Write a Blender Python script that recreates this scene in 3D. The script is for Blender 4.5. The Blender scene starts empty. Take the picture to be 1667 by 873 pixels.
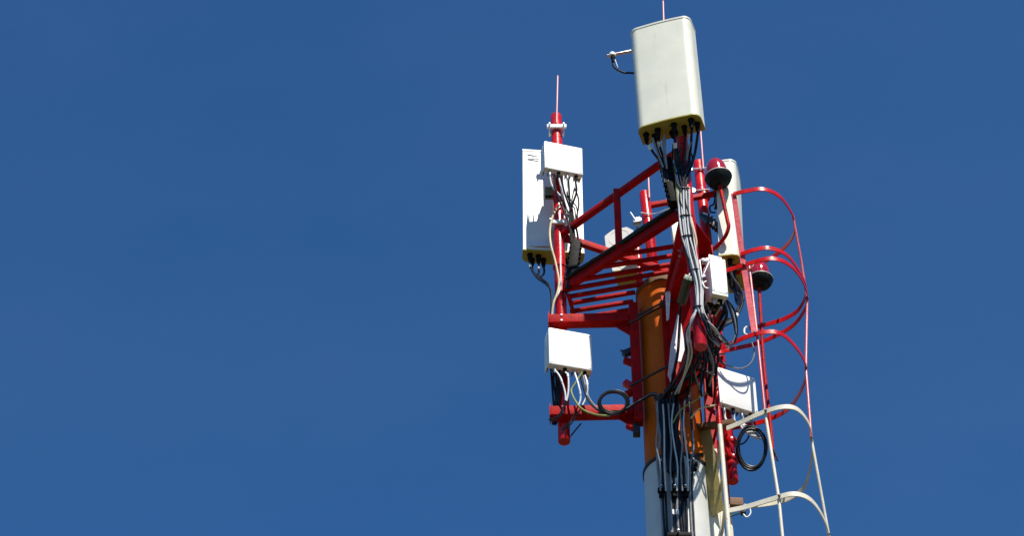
import bpy, bmesh, math, random
from mathutils import Vector, Matrix
random.seed(7)
SC = bpy.context.scene
COL = SC.collection

# ------------------------------------------------------------------ camera
FPX, W, H = 4000.0, 1667.0, 873.0
EL = math.radians(45)
CP = Vector((0, 0, 1.6))
RV = Vector((1, 0, 0)); FV = Vector((0, math.cos(EL), math.sin(EL))); UV = Vector((0, -math.sin(EL), math.cos(EL)))
cam = bpy.data.cameras.new('camera'); co = bpy.data.objects.new('camera', cam); COL.objects.link(co)
co.location = CP; co.rotation_euler = (math.pi / 2 + EL, 0, 0)
cam.sensor_width = 36; cam.lens = FPX / W * 36; cam.clip_end = 20000
SC.camera = co

# ------------------------------------------------------------------ sky, sun, exposure
SAZ, SEL = math.radians(159), math.radians(56)          # azimuth clockwise from +Y, elevation
world = bpy.data.worlds.new('World'); SC.world = world; world.use_nodes = True
wn = world.node_tree.nodes; wl = world.node_tree.links
sky = wn.new('ShaderNodeTexSky'); sky.sky_type = 'NISHITA'; sky.sun_disc = False
sky.sun_elevation = SEL; sky.sun_rotation = SAZ; sky.altitude = 2500; sky.air_density = 1.0; sky.dust_density = 0.0; sky.ozone_density = 3.0
bg = wn['Background']; bg.inputs['Strength'].default_value = 0.102
tint = wn.new('ShaderNodeMix'); tint.data_type = 'RGBA'; tint.blend_type = 'MULTIPLY'; tint.inputs['Factor'].default_value = 1.0
tint.inputs['B'].default_value = (0.34, 0.725, 1.0, 1)      # polarised deep blue, even over the whole sky
wl.new(sky.outputs['Color'], tint.inputs['A'])
wc = wn.new('ShaderNodeTexCoord'); wm = wn.new('ShaderNodeMapping'); wm.inputs['Scale'].default_value = (1.0, 1.6, 2.4); wm.inputs['Rotation'].default_value = (0.3, 0.5, 0.8)
wl.new(wc.outputs['Generated'], wm.inputs['Vector'])
wz = wn.new('ShaderNodeTexNoise'); wz.inputs['Scale'].default_value = 3.0; wz.inputs['Detail'].default_value = 7; wz.inputs['Roughness'].default_value = .6; wl.new(wm.outputs[0], wz.inputs['Vector'])
wr = wn.new('ShaderNodeMapRange'); wl.new(wz.outputs['Fac'], wr.inputs['Value']); wr.inputs['From Min'].default_value = .38; wr.inputs['From Max'].default_value = .75; wr.inputs['To Min'].default_value = 0; wr.inputs['To Max'].default_value = .05
veil = wn.new('ShaderNodeMix'); veil.data_type = 'RGBA'; wl.new(wr.outputs[0], veil.inputs['Factor']); wl.new(tint.outputs['Result'], veil.inputs['A']); veil.inputs['B'].default_value = (1.6, 2.3, 3.6, 1)   # thin high cirrus veil
wl.new(veil.outputs['Result'], bg.inputs['Color'])
sl = bpy.data.lights.new('sun', 'SUN'); so = bpy.data.objects.new('sun', sl); COL.objects.link(so)
sl.energy = 5.0; sl.angle = math.radians(0.5); sl.color = (1, 0.95, 0.87)
SD = Vector((math.sin(SAZ) * math.cos(SEL), math.cos(SAZ) * math.cos(SEL), math.sin(SEL)))
so.rotation_euler = SD.to_track_quat('Z', 'Y').to_euler(); so.location = (20, -20, 40)
SC.view_settings.view_transform = 'Standard'; SC.view_settings.look = 'None'
SC.view_settings.exposure = 0.5; SC.view_settings.gamma = 1.0

# ------------------------------------------------------------------ placement helpers
Y0 = 14.29
AX = Vector((1.2425, Y0, 15.597))                        # tower axis at platform level
def ray(x, y): return RV * ((x - W / 2) / FPX) + UV * ((H / 2 - y) / FPX) + FV
def V(x, y, dy=0.0):
    r = ray(x, y); return CP + r * ((Y0 + dy) / r.y)
def Zp(x, y, z):
    r = ray(x, y); return CP + r * ((z - CP.z) / r.z)
def rel(x, y, z): return AX + Vector((x, y, z))

# ------------------------------------------------------------------ materials
MATS = {}
def mat(name, col, rough=0.5, metal=0.0, dirt=None, dirt_amt=0.3, scale=9.0, bump=0.15, vary=0.12, coat=0.0, streak=False, spec=0.5, trans=0.0):
    m = bpy.data.materials.new(name); m.use_nodes = True
    nt = m.node_tree; N = nt.nodes; L = nt.links
    b = N['Principled BSDF']
    b.inputs['Metallic'].default_value = metal
    b.inputs['Specular IOR Level'].default_value = spec
    if coat: b.inputs['Coat Weight'].default_value = coat; b.inputs['Coat Roughness'].default_value = 0.102
    if trans: b.inputs['Transmission Weight'].default_value = trans
    tc = N.new('ShaderNodeTexCoord')
    mp = N.new('ShaderNodeMapping'); L.new(tc.outputs['Object'], mp.inputs['Vector'])
    oi = N.new('ShaderNodeObjectInfo')
    sc = N.new('ShaderNodeVectorMath'); sc.operation = 'SCALE'; sc.inputs['Scale'].default_value = 37.0
    cx = N.new('ShaderNodeCombineXYZ'); L.new(oi.outputs['Random'], cx.inputs[0]); L.new(oi.outputs['Random'], cx.inputs[2])
    L.new(cx.outputs[0], sc.inputs[0]); L.new(sc.outputs[0], mp.inputs['Location'])
    n1 = N.new('ShaderNodeTexNoise'); n1.inputs['Scale'].default_value = scale; n1.inputs['Detail'].default_value = 6; n1.inputs['Roughness'].default_value = 0.65
    L.new(mp.outputs[0], n1.inputs['Vector'])
    # broad tone variation
    c = Vector(col)
    r1 = N.new('ShaderNodeValToRGB'); L.new(n1.outputs['Fac'], r1.inputs['Fac'])
    r1.color_ramp.elements[0].position = 0.3; r1.color_ramp.elements[1].position = 0.7
    lo = c * (1 - vary); hi = c * (1 + vary)
    r1.color_ramp.elements[0].color = (*lo, 1); r1.color_ramp.elements[1].color = (min(hi.x, .9), min(hi.y, .9), min(hi.z, .9), 1)
    out = r1.outputs['Color']
    if dirt is not None:
        n2 = N.new('ShaderNodeTexNoise'); n2.inputs['Scale'].default_value = scale * 2.3; n2.inputs['Detail'].default_value = 8; n2.inputs['Roughness'].default_value = 0.7
        if streak:
            m2 = N.new('ShaderNodeMapping'); m2.inputs['Scale'].default_value = (1.6, 1.6, 0.12); L.new(mp.outputs[0], m2.inputs['Vector']); L.new(m2.outputs[0], n2.inputs['Vector'])
        else: L.new(mp.outputs[0], n2.inputs['Vector'])
        r2 = N.new('ShaderNodeValToRGB'); L.new(n2.outputs['Fac'], r2.inputs['Fac'])
        p = 0.72 - 0.3 * dirt_amt
        r2.color_ramp.elements[0].position = p; r2.color_ramp.elements[1].position = p + 0.12
        r2.color_ramp.elements[0].color = (0, 0, 0, 1); k = min(1, 0.45 + dirt_amt); r2.color_ramp.elements[1].color = (k, k, k, 1)
        mx = N.new('ShaderNodeMix'); mx.data_type = 'RGBA'; L.new(r2.outputs['Color'], mx.inputs['Factor']); L.new(out, mx.inputs['A']); mx.inputs['B'].default_value = (*dirt, 1)
        out = mx.outputs['Result']
    L.new(out, b.inputs['Base Color'])
    mr = N.new('ShaderNodeMapRange'); L.new(n1.outputs['Fac'], mr.inputs['Value']); mr.inputs['From Min'].default_value = .3; mr.inputs['From Max'].default_value = .7
    mr.inputs['To Min'].default_value = max(.04, rough - .07); mr.inputs['To Max'].default_value = min(1, rough + .09); L.new(mr.outputs[0], b.inputs['Roughness'])
    if bump:
        n3 = N.new('ShaderNodeTexNoise'); n3.inputs['Scale'].default_value = scale * 6; n3.inputs['Detail'].default_value = 4; L.new(mp.outputs[0], n3.inputs['Vector'])
        bp = N.new('ShaderNodeBump'); bp.inputs['Strength'].default_value = bump; bp.inputs['Distance'].default_value = 0.004; L.new(n3.outputs['Fac'], bp.inputs['Height']); L.new(bp.outputs[0], b.inputs['Normal'])
    MATS[name] = m
    return m
RED = mat('red_paint', (0.52, 0.003, 0.003), .28, dirt=(.12, .006, .004), dirt_amt=.45, bump=.3, vary=.25, spec=.4)
REDM = mat('red_paint_matte', (0.42, 0.003, 0.003), .55, dirt=(.11, .012, .006), dirt_amt=.62, bump=.5, vary=.28, spec=.12)
PINK = mat('faded_red_paint', (0.60, 0.10, 0.11), .35, dirt=(.5, .03, .03), dirt_amt=.6, scale=30, vary=.2)
ROD = mat('rod_paint', (0.62, 0.25, 0.25), .4, vary=.15)
FADED = mat('faded_panel', (0.78, 0.62, 0.58), .5, dirt=(.45, .12, .08), dirt_amt=.45, streak=True, scale=14)
ORANGE = mat('orange_paint', (0.57, 0.105, 0.002), .55, dirt=(.24, .025, .004), dirt_amt=.4, scale=5, streak=True, vary=.16, bump=.3, spec=.15)
WPOLE = mat('white_pole_paint', (0.60, 0.59, 0.53), .45, dirt=(.36, .34, .30), dirt_amt=.3, scale=5, streak=True, vary=.06, bump=.2)
CREAM = mat('cream_paint', (0.66, 0.60, 0.46), .5, dirt=(.26, .13, .05), dirt_amt=.42, scale=11, vary=.1, bump=.35)
YELLOW = mat('shaded_yellow_paint', (0.38, 0.29, 0.09), .55, dirt=(.16, .09, .03), dirt_amt=.5, scale=10, vary=.15, bump=.4)  # darker yellow of the cream channel's unlit side, put into the colour
RADOME = mat('radome_grey', (0.74, 0.72, 0.58), .42, dirt=(.55, .53, .42), dirt_amt=.36, scale=4, streak=True, vary=.05, bump=.05)
RADOMEW = mat('radome_white', (0.72, 0.71, 0.65), .45, dirt=(.5, .5, .45), dirt_amt=.2, scale=4, streak=True, vary=.04, bump=.05)
ENDCAP = mat('end_cap_bounce_tint', (0.37, 0.32, 0.05), .5, dirt=(.16, .12, .03), dirt_amt=.35, scale=14, vary=.14)  # olive of light bounced off the ground, put into the cap colour
CASE = mat('radio_case_white', (0.80, 0.79, 0.74), .4, dirt=(.55, .54, .48), dirt_amt=.15, scale=7, vary=.03, bump=.04)
FIN = mat('heat_sink_olive', (0.16, 0.15, 0.08), .5, dirt=(.06, .05, .02), dirt_amt=.4, scale=16)
GREEN = mat('finned_unit_green', (0.07, 0.10, 0.07), .5, dirt=(.4, .4, .36), dirt_amt=.2)
RUBBER = mat('black_rubber', (0.006, 0.006, 0.006), .6, vary=.3, scale=20, bump=.1, spec=.08)
CABLE = mat('black_cable', (0.006, 0.006, 0.007), .36, vary=.3, scale=25, bump=.1, spec=.32)
GCABLE = mat('grey_cable', (0.22, 0.22, 0.23), .35, vary=.15, scale=25, bump=.1)
CCABLE = mat('cream_cable', (0.62, 0.50, 0.28), .45, vary=.15, scale=25, bump=.1)
OCABLE = mat('yellow_green_cable', (0.24, 0.26, 0.04), .45, vary=.2, scale=25, bump=.1)
PCABLE = mat('pale_cable', (0.52, 0.52, 0.50), .4, vary=.12, scale=25, bump=.1)
TAPE = mat('white_tape', (0.80, 0.80, 0.78), .5, vary=.06)
STEEL = mat('galvanised_steel', (0.55, 0.56, 0.56), .38, metal=.75, dirt=(.3, .28, .25), dirt_amt=.3, scale=20)
BRACKET = mat('white_bracket', (0.74, 0.74, 0.72), .45, dirt=(.4, .25, .15), dirt_amt=.25, scale=20)
DARK = mat('dark_steel', (0.03, 0.028, 0.026), .45, metal=.3, scale=20, dirt=(.10, .05, .03), dirt_amt=.3)
RUST = mat('rusty_steel', (0.17, 0.085, 0.035), .75, dirt=(.33, .19, .07), dirt_amt=.5, scale=26, bump=.6, vary=.35)
LENS = mat('red_lens', (0.38, 0.006, 0.010), .12, vary=.25, bump=0, coat=.8, dirt=(.15, .008, .01), dirt_amt=.3)
LAMPB = mat('lamp_base_green_grey', (0.010, 0.014, 0.012), .5, dirt=(.025, .03, .022), dirt_amt=.3, scale=18, spec=.12)
LAMPR = mat('lamp_rim', (0.40, 0.36, 0.32), .45, dirt=(.2, .1, .08), dirt_amt=.4, scale=18)
INK = mat('print_dark', (0.05, 0.06, 0.10), .5, bump=0)
INKB = mat('print_blue', (0.03, 0.07, 0.28), .5, bump=0)
PRINT = mat('label_plate', (0.62, 0.66, 0.70), .35, vary=.04, bump=0)

# ------------------------------------------------------------------ mesh helpers
WL = {}
def link(name, verts, faces, m, parent=None, smooth=False, me=None):
    vs = [Vector(v) for v in verts]
    lo = Vector((min(v.x for v in vs), min(v.y for v in vs), min(v.z for v in vs)))
    hi = Vector((max(v.x for v in vs), max(v.y for v in vs), max(v.z for v in vs)))
    c = (lo + hi) / 2
    if parent is None: c.z = lo.z
    me = bpy.data.meshes.new(name); me.from_pydata([v - c for v in vs], [], faces); me.update()
    bm = bmesh.new(); bm.from_mesh(me); bmesh.ops.recalc_face_normals(bm, faces=bm.faces); bm.to_mesh(me); bm.free()
    if smooth:
        me.polygons.foreach_set('use_smooth', [True] * len(me.polygons))
        me.set_sharp_from_angle(angle=math.radians(42))
    me.materials.append(m)
    o = bpy.data.objects.new(name, me); COL.objects.link(o)
    WL[o.name] = c
    if parent is not None: o.parent = parent; o.location = c - WL[parent.name]
    else: o.location = c
    return o
def tag(o, label=None, cat=None, group=None, kind=None):
    if label: o['label'] = label
    if cat: o['category'] = cat
    if group: o['group'] = group
    if kind: o['kind'] = kind
    return o
def thing(name, loc, label, cat, group=None):
    o = bpy.data.objects.new(name, None); o.empty_display_size = .1; COL.objects.link(o); o.location = loc; WL[o.name] = Vector(loc)
    return tag(o, label, cat, group)

def smooth_path(pts, sub=6):
    if len(pts) < 3: return pts
    out = []
    P = [pts[0] * 2 - pts[1]] + list(pts) + [pts[-1] * 2 - pts[-2]]
    for i in range(1, len(P) - 2):
        p0, p1, p2, p3 = P[i - 1], P[i], P[i + 1], P[i + 2]
        for s in range(sub):
            t = s / sub
            out.append(0.5 * ((2 * p1) + (p2 - p0) * t + (2 * p0 - 5 * p1 + 4 * p2 - p3) * t * t + (3 * p1 - p0 - 3 * p2 + p3) * t ** 3))
    out.append(pts[-1])
    return out
def frames(path):
    T = []
    for i in range(len(path)):
        a = path[max(i - 1, 0)]; b = path[min(i + 1, len(path) - 1)]
        T.append((b - a).normalized())
    n = T[0].orthogonal().normalized(); Fm = []
    for t in T:
        n = (n - t * n.dot(t)).normalized(); Fm.append((n, t.cross(n)))
    return Fm
def tube_geo(path, r, n=10, caps=True):
    Fm = frames(path); vs = []; fs = []
    for i, (p, (a, b)) in enumerate(zip(path, Fm)):
        rr = r[i] if isinstance(r, (list, tuple)) else r
        for k in range(n):
            w = 2 * math.pi * k / n; vs.append(p + (a * math.cos(w) + b * math.sin(w)) * rr)
    for i in range(len(path) - 1):
        for k in range(n):
            fs.append((i * n + k, i * n + (k + 1) % n, (i + 1) * n + (k + 1) % n, (i + 1) * n + k))
    if caps:
        fs.append(tuple(range(n - 1, -1, -1))); fs.append(tuple((len(path) - 1) * n + k for k in range(n)))
    return vs, fs
def tube(name, pts, r, m, parent=None, n=12, sub=0):
    path = smooth_path(pts, sub) if sub else list(pts)
    vs, fs = tube_geo(path, r, n)
    return link(name, vs, fs, m, parent, smooth=True)
def merge(*gs):
    V_, F_ = [], []
    for vs, fs in gs:
        k = len(V_); V_ += list(vs); F_ += [tuple(i + k for i in f) for f in fs]
    return V_, F_
def obox_geo(o, u, v, w, bev=0.0):
    """box from corner o with edge vectors u, v, w; chamfered"""
    bm = bmesh.new()
    vs = [bm.verts.new(o + u * a + v * b + w * c) for a in (0, 1) for b in (0, 1) for c in (0, 1)]
    for f in ((0, 1, 3, 2), (4, 6, 7, 5), (0, 4, 5, 1), (2, 3, 7, 6), (0, 2, 6, 4), (1, 5, 7, 3)): bm.faces.new([vs[i] for i in f])
    bmesh.ops.recalc_face_normals(bm, faces=bm.faces)
    if bev: bmesh.ops.bevel(bm, geom=list(bm.edges), offset=bev, segments=2, profile=.6, affect='EDGES', clamp_overlap=True)
    bm.verts.index_update()
    r = ([x.co.copy() for x in bm.verts], [tuple(x.index for x in f.verts) for f in bm.faces]); bm.free()
    return r
def obox(name, o, u, v, w, m, parent=None, bev=0.0):
    vs, fs = obox_geo(o, u, v, w, bev); return link(name, vs, fs, m, parent, smooth=bool(bev))
def bar_geo(p, q, wd, ht, bev=.004, up=Vector((0, 0, 1))):
    t = (q - p); s = t.cross(up)
    if s.length < 1e-6: s = Vector((1, 0, 0))
    s = s.normalized() * wd; h = s.cross(t).normalized() * ht
    return obox_geo(p - s / 2 - h / 2, t, s, h, bev)
def bar(name, p, q, wd, ht, m, parent=None, bev=.004, up=Vector((0, 0, 1))):
    vs, fs = bar_geo(p, q, wd, ht, bev, up); return link(name, vs, fs, m, parent, smooth=True)
def angle_bar(name, p, q, w, th, m, parent=None, side=1):
    """steel angle: a vertical and a horizontal leg butted together"""
    t = (q - p).normalized(); s = t.cross(Vector((0, 0, 1))).normalized() * side; z = Vector((0, 0, 1))
    g1 = obox_geo(p, q - p, s * th, z * w, .002)
    g2 = obox_geo(p + s * (th + .0005), q - p, s * (w - th), z * th, .002)
    vs, fs = merge(g1, g2); return link(name, vs, fs, m, parent, smooth=True)
def strap(name, pts, wd, th, m, parent=None, sub=8):
    """flat steel strap, standing on edge, along a near-horizontal path"""
    path = smooth_path(pts, sub) if sub else pts
    vs, fs = [], []
    for i, p in enumerate(path):
        a = path[max(i - 1, 0)]; b = path[min(i + 1, len(path) - 1)]
        t = (b - a).normalized(); s = t.cross(Vector((0, 0, 1))).normalized(); h = s.cross(t).normalized()
        for (x, y) in ((-1, -1), (1, -1), (1, 1), (-1, 1)): vs.append(p + s * (x * th / 2) + h * (y * wd / 2))
    for i in range(len(path) - 1):
        for k in range(4): fs.append((i * 4 + k, i * 4 + (k + 1) % 4, i * 4 + 4 + (k + 1) % 4, i * 4 + 4 + k))
    n = len(path) * 4
    fs += [(3, 2, 1, 0), (n - 4, n - 3, n - 2, n - 1)]
    return link(name, vs, fs, m, parent, smooth=True)
def lathe(name, c, axis, prof, m, parent=None, n=28):
    """prof: list of (distance along the axis, radius)"""
    ax = axis.normalized(); a = ax.orthogonal().normalized(); b = ax.cross(a)
    vs, fs = [], []
    for (d, r) in prof:
        for k in range(n):
            w = 2 * math.pi * k / n; vs.append(c + ax * d + (a * math.cos(w) + b * math.sin(w)) * max(r, 1e-4))
    for i in range(len(prof) - 1):
        for k in range(n): fs.append((i * n + k, i * n + (k + 1) % n, (i + 1) * n + (k + 1) % n, (i + 1) * n + k))
    fs.append(tuple(range(n - 1, -1, -1))); fs.append(tuple((len(prof) - 1) * n + k for k in range(n)))
    return link(name, vs, fs, m, parent, smooth=True)
def rng(n, a, b): return [a + (b - a) * i / (n - 1) for i in range(n)]
UPZ = Vector((0, 0, 1))

# ------------------------------------------------------------------ ground
gm = bpy.data.materials.new('dry_grass_ground'); gm.use_nodes = True
gn = gm.node_tree.nodes; gl = gm.node_tree.links; gb = gn['Principled BSDF']; gb.inputs['Roughness'].default_value = .95
gt = gn.new('ShaderNodeTexCoord'); g1 = gn.new('ShaderNodeTexNoise'); g1.inputs['Scale'].default_value = .15; g1.inputs['Detail'].default_value = 10
gl.new(gt.outputs['Object'], g1.inputs['Vector']); gr = gn.new('ShaderNodeValToRGB'); gl.new(g1.outputs['Fac'], gr.inputs['Fac'])
gr.color_ramp.elements[0].position = .35; gr.color_ramp.elements[0].color = (.035, .034, .014, 1); gr.color_ramp.elements[1].position = .65; gr.color_ramp.elements[1].color = (.10, .085, .04, 1)
gl.new(gr.outputs['Color'], gb.inputs['Base Color'])
G = 6000
tag(link('ground', [(-G, -G, 0), (G, -G, 0), (G, G, 0), (-G, G, 0)], [(0, 1, 2, 3)], gm), kind='structure')

# ------------------------------------------------------------------ key positions (plan relative to the tower axis)
A = Vector((-.845, 0)); B = Vector((.149, -1.0)); D = Vector((.481, .512))
ZLO, ZHI = -1.60, 2.19                                   # bottom and top of the three masts
ZARM1, ZARM2 = -.40, -1.385                              # arm centre heights
ZRAIL, ZPLAT = .666, 0.0
PR = .222                                                # pole radius
ZSEAM = -1.93
def pl(p, z): return rel(p.x, p.y, z)

# ------------------------------------------------------------------ monopole
pole = thing('monopole_tower', (AX.x, AX.y, 0), 'round steel monopole, white below and orange above, carrying the red antenna head', 'tower')
def ring_tube(name, z0, z1, r0, r1, m, parent, n=48, extra=()):
    prof = [(z0, r0)] + list(extra) + [(z1, r1)]
    return lathe(name, rel(0, 0, 0), UPZ, prof, m, parent, n)
ring_tube('white_section', -AX.z + .03, ZSEAM, .34, .242, WPOLE, pole)
ring_tube('orange_section', ZSEAM + .018, -.02, .231, .226, ORANGE, pole)
lathe('joint_flange', rel(0, 0, ZSEAM), UPZ, [(-.012, .2425), (-.012, .252), (.016, .252), (.016, .233)], DARK, pole, 48)
lathe('pole_top_cap', rel(0, 0, -.02), UPZ, [(-.05, .2275), (-.05, .237), (.012, .237), (.018, .23), (.018, .15)], RUST, pole, 48)
lathe('base_plate', Vector((AX.x, AX.y, 0)), UPZ, [(0, .55), (.04, .55), (.045, .36)], STEEL, pole, 32)
obox('red_clamp_plate', rel(-.306, -.16, -1.50), Vector((.072, 0, 0)), Vector((0, .10, 0)), Vector((0, 0, 1.25)), REDM, pole, .006)
# B side clamp plate, D side clamp plate
dirB = B.normalized(); perB = Vector((-dirB.y, dirB.x))
dirD = D.normalized(); perD = Vector((-dirD.y, dirD.x))
def p3(v, z=0.0): return Vector((v.x, v.y, z))
def arm_plate(d, per, z0, z1, m):
    o = AX + p3(d * .225 - per * .09, z0); obox('red_clamp_plate', o, p3(d * .02), p3(per * .18), Vector((0, 0, z1 - z0)), m, pole, .004)
    o = AX + p3(d * .246 - per * .04, z0 + .02); obox('red_clamp_plate', o, p3(d * .06), p3(per * .08), Vector((0, 0, z1 - z0 - .04)), m, pole, .004)
arm_plate(dirB, perB, -1.48, -.27, REDM)
arm_plate(dirD, perD, -1.48, -.27, REDM)
# the six arms: square tubes with end caps
def arm(p, q, z):
    a = rel(p[0], p[1], z); b = rel(q[0], q[1], z)
    o = bar('mounting_arm', a, b, .085, .09, REDM, pole, .008)
    t = (b - a).normalized(); s = t.cross(UPZ)
    obox('end_plate', b - s * .055 - UPZ * .06, t * .008, s * .11, UPZ * .12, REDM, o, .003)
    for k in (-.03, .03): tube('bolt', [b - t * .1 + s * (-.05) + UPZ * k, b - t * .1 + s * .062 + UPZ * k], .008, STEEL, o, 6)
    return o
for z in (ZARM1, ZARM2):
    arm((-.307, -.105), (-.945, -.085), z)
    arm((dirB.x * .30 - .02, dirB.y * .30), (.128, -.945), z)
    arm((dirD.x * .30 + .06, dirD.y * .30), (.43, .41), z)
# gussets under the A arms
for z in (ZARM1, ZARM2):
    p = rel(-.307, -.09, z - .053)
    vs = [p + Vector((0, -.006, 0)), p + Vector((-.12, -.006, 0)), p + Vector((0, -.006, -.1)), p + Vector((0, .006, 0)), p + Vector((-.12, .006, 0)), p + Vector((0, .006, -.1))]
    link('gusset', vs, [(0, 1, 2), (3, 5, 4), (0, 3, 4, 1), (1, 4, 5, 2), (0, 2, 5, 3)], REDM, pole)
# saw-toothed clamp lugs and threaded rods
for (x, y, s, m, a) in ((1022, 571, .085, DARK, .5), (1023, 586, .075, REDM, -.5), (1024, 624, .09, RED, -.65), (1026, 637, .08, REDM, .55), (1027, 692, .07, REDM, -.5), (1087, 552, .05, REDM, .4)):
    c = V(x, y, -.12); u = Vector((math.cos(a), 0, math.sin(a))) * s; w = Vector((-math.sin(a), 0, math.cos(a))) * s * .55
    obox('clamp_lug', c - u * .5 - w * .5, u, Vector((0, .05, 0)), w, m, pole, .004)
obox('clamp_lug', V(1031, 705, -.12), Vector((.055, 0, 0)), Vector((0, .06, 0)), Vector((0, 0, .10)), DARK, pole, .004)
for (a, b, r) in (((1010, 571, -.10), (1032, 576, -.1), .008),):
    tube('threaded_rod', [V(*a), V(*b)], r, DARK, pole, 8)
for (a, b) in (((1024, 527, -.20), (1096, 489, -.42)), ((1026, 629, -.20), (1100, 590, -.42)), ((1036, 515, -.3), (1092, 486, -.42))):
    tube('threaded_rod', [V(*a), V(*b)], .0095, DARK, pole, 8)
# faded plates cut to the shape of the sunlit patches between the arms
fp = [(1103, 512), (1107, 514), (1113, 552), (1116, 590), (1098, 588), (1092, 622), (1087, 610), (1092, 560)]
def flat_piece(name, px, dy, th, m, parent):
    f = [V(x, y, dy) for x, y in px]; b = [p + Vector((0, th, 0)) for p in f]; n = len(f)
    fs = [tuple(range(n)), tuple(range(2 * n - 1, n - 1, -1))] + [(i, (i + 1) % n, n + (i + 1) % n, n + i) for i in range(n)]
    return link(name, f + b, fs, m, parent)
flat_piece('faded_sun_patch', fp, -.47, .012, FADED, pole)
flat_piece('faded_sun_patch', [(1083, 476), (1092, 474), (1089, 520), (1085, 522)], -.45, .012, FADED, pole)

# ------------------------------------------------------------------ work platform
plat = thing('work_platform', rel(0, 0, -.05), 'red steel triangular work platform with grating bars and handrail round the pole top', 'platform')
def edge(p, q, z, wd=.055, m=REDM): return bar('edge_beam', pl(p, z), pl(q, z), wd, .07, m, plat, .006)
AB0 = A + Vector((.03, -.06)); AB1 = B + Vector((-.06, .10))
edge(AB0, AB1, 0.0)
edge(A + (D - A) * .50 + Vector((0, .02)), D + Vector((-.08, -.03)), -.0, .05)
edge(B + Vector((.02, .12)), D + Vector((.0, -.10)), 0.0, .05)
# grating bars, parallel, running left-right across the triangle
bars = [((1034, 411), (1112, 399)), ((1003, 431), (1112, 414)), ((968, 452), (1109, 428)), ((950, 467), (1103, 440)), ((928, 483), (1103, 453)),
        ((930, 494), (1034, 476)), ((932, 507), (1031, 491)), ((936, 520), (1030, 504))]
for a, b in bars:
    z = AX.z - .03 + random.uniform(-.004, .004)
    ex = 20 if a[0] > 940 and a[1] < 470 else 4; a = (a[0] - ex, a[1] + ex * .172)
    bar('grating_bar', Zp(a[0], a[1], z), Zp(b[0], b[1], z), .033, .028, REDM, plat, .005)
z = AX.z - .07
bar('grating_edge', Zp(925, 480, z), Zp(938, 523, z), .03, .03, REDM, plat)
bar('grating_edge', Zp(1116, 392, z), Zp(1103, 455, z), .035, .04, REDM, plat)
deck = [(.10, -.50), (.13, -.84), (.20, -.86), (.33, -.64), (.42, -.2), (.50, .36), (.36, .40), (.22, .18)]  # solid decking added and widened towards the ladder to shade the pole
vs = [rel(x, y, -.046) for x, y in deck] + [rel(x, y, -.040) for x, y in deck]; n = len(deck)
link('deck_shade_plate', vs, [tuple(range(n)), tuple(range(2 * n - 1, n - 1, -1))] + [(i, (i + 1) % n, n + (i + 1) % n, n + i) for i in range(n)], REDM, plat)
for k in range(5):
    y = -.70 + k * .22; bar('deck_rib', rel(.13 if k < 2 else .19, y, -.062), rel(.235 + .055 * k, y + .02, -.062), .03, .03, REDM, plat, .003)
def quad_plate(name, px, dy, th, m, parent): return flat_piece(name, px, dy, th, m, parent)
quad_plate('kick_plate', [(1130, 408), (1160, 398), (1167, 500), (1140, 560), (1133, 490)], -.42, .02, REDM, plat)
def web(p, q, z0, z1, th=.014):
    a = rel(p[0], p[1], z0); t = rel(q[0], q[1], z0) - a; n = Vector((-t.y, t.x, 0)).normalized()
    return obox('web_plate', a - n * th / 2, t, n * th, UPZ * (z1 - z0), REDM, plat, .003)
web((.005, -.245), (.235, -.475), -1.36, -.12)
web((.25, -.47), (.30, -.30), -1.0, -.10)
# front guard rail A-B, rear guard rail A-D
bar('guard_rail', pl(A + Vector((.02, -.03)), ZRAIL), pl(B + Vector((-.03, .02)), ZRAIL), .05, .05, REDM, plat)
bar('guard_rail', pl(A + Vector((.05, .0)), ZRAIL - .02), pl(D + Vector((-.02, .0)), ZRAIL - .08), .045, .06, REDM, plat)
po = pl(Vector((-.385, -.495)), 0)
bar('rail_post', po + UPZ * .035, po + UPZ * (ZRAIL + .03), .055, .055, REDM, plat, up=Vector((0, 1, 0)))
obox('corner_gusset', V(921, 462, -.06), Vector((.10, -.06, .0)), Vector((.006, .01, 0)), Vector((0, 0, -.10)), REDM, plat, .002)
# knee braces from the pole top to the front edge beam
bar('knee_brace', rel(.02, -.24, -.18), rel(.10, -.86, -.05), .06, .06, REDM, plat)
bar('cross_beam', V(1115, 425, -.60), V(1092, 500, -.28), .11, .09, REDM, plat)
bar('upper_crossbar', V(1056, 335, .40), V(1168, 315, .40), .042, .042, REDM, plat)

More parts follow.
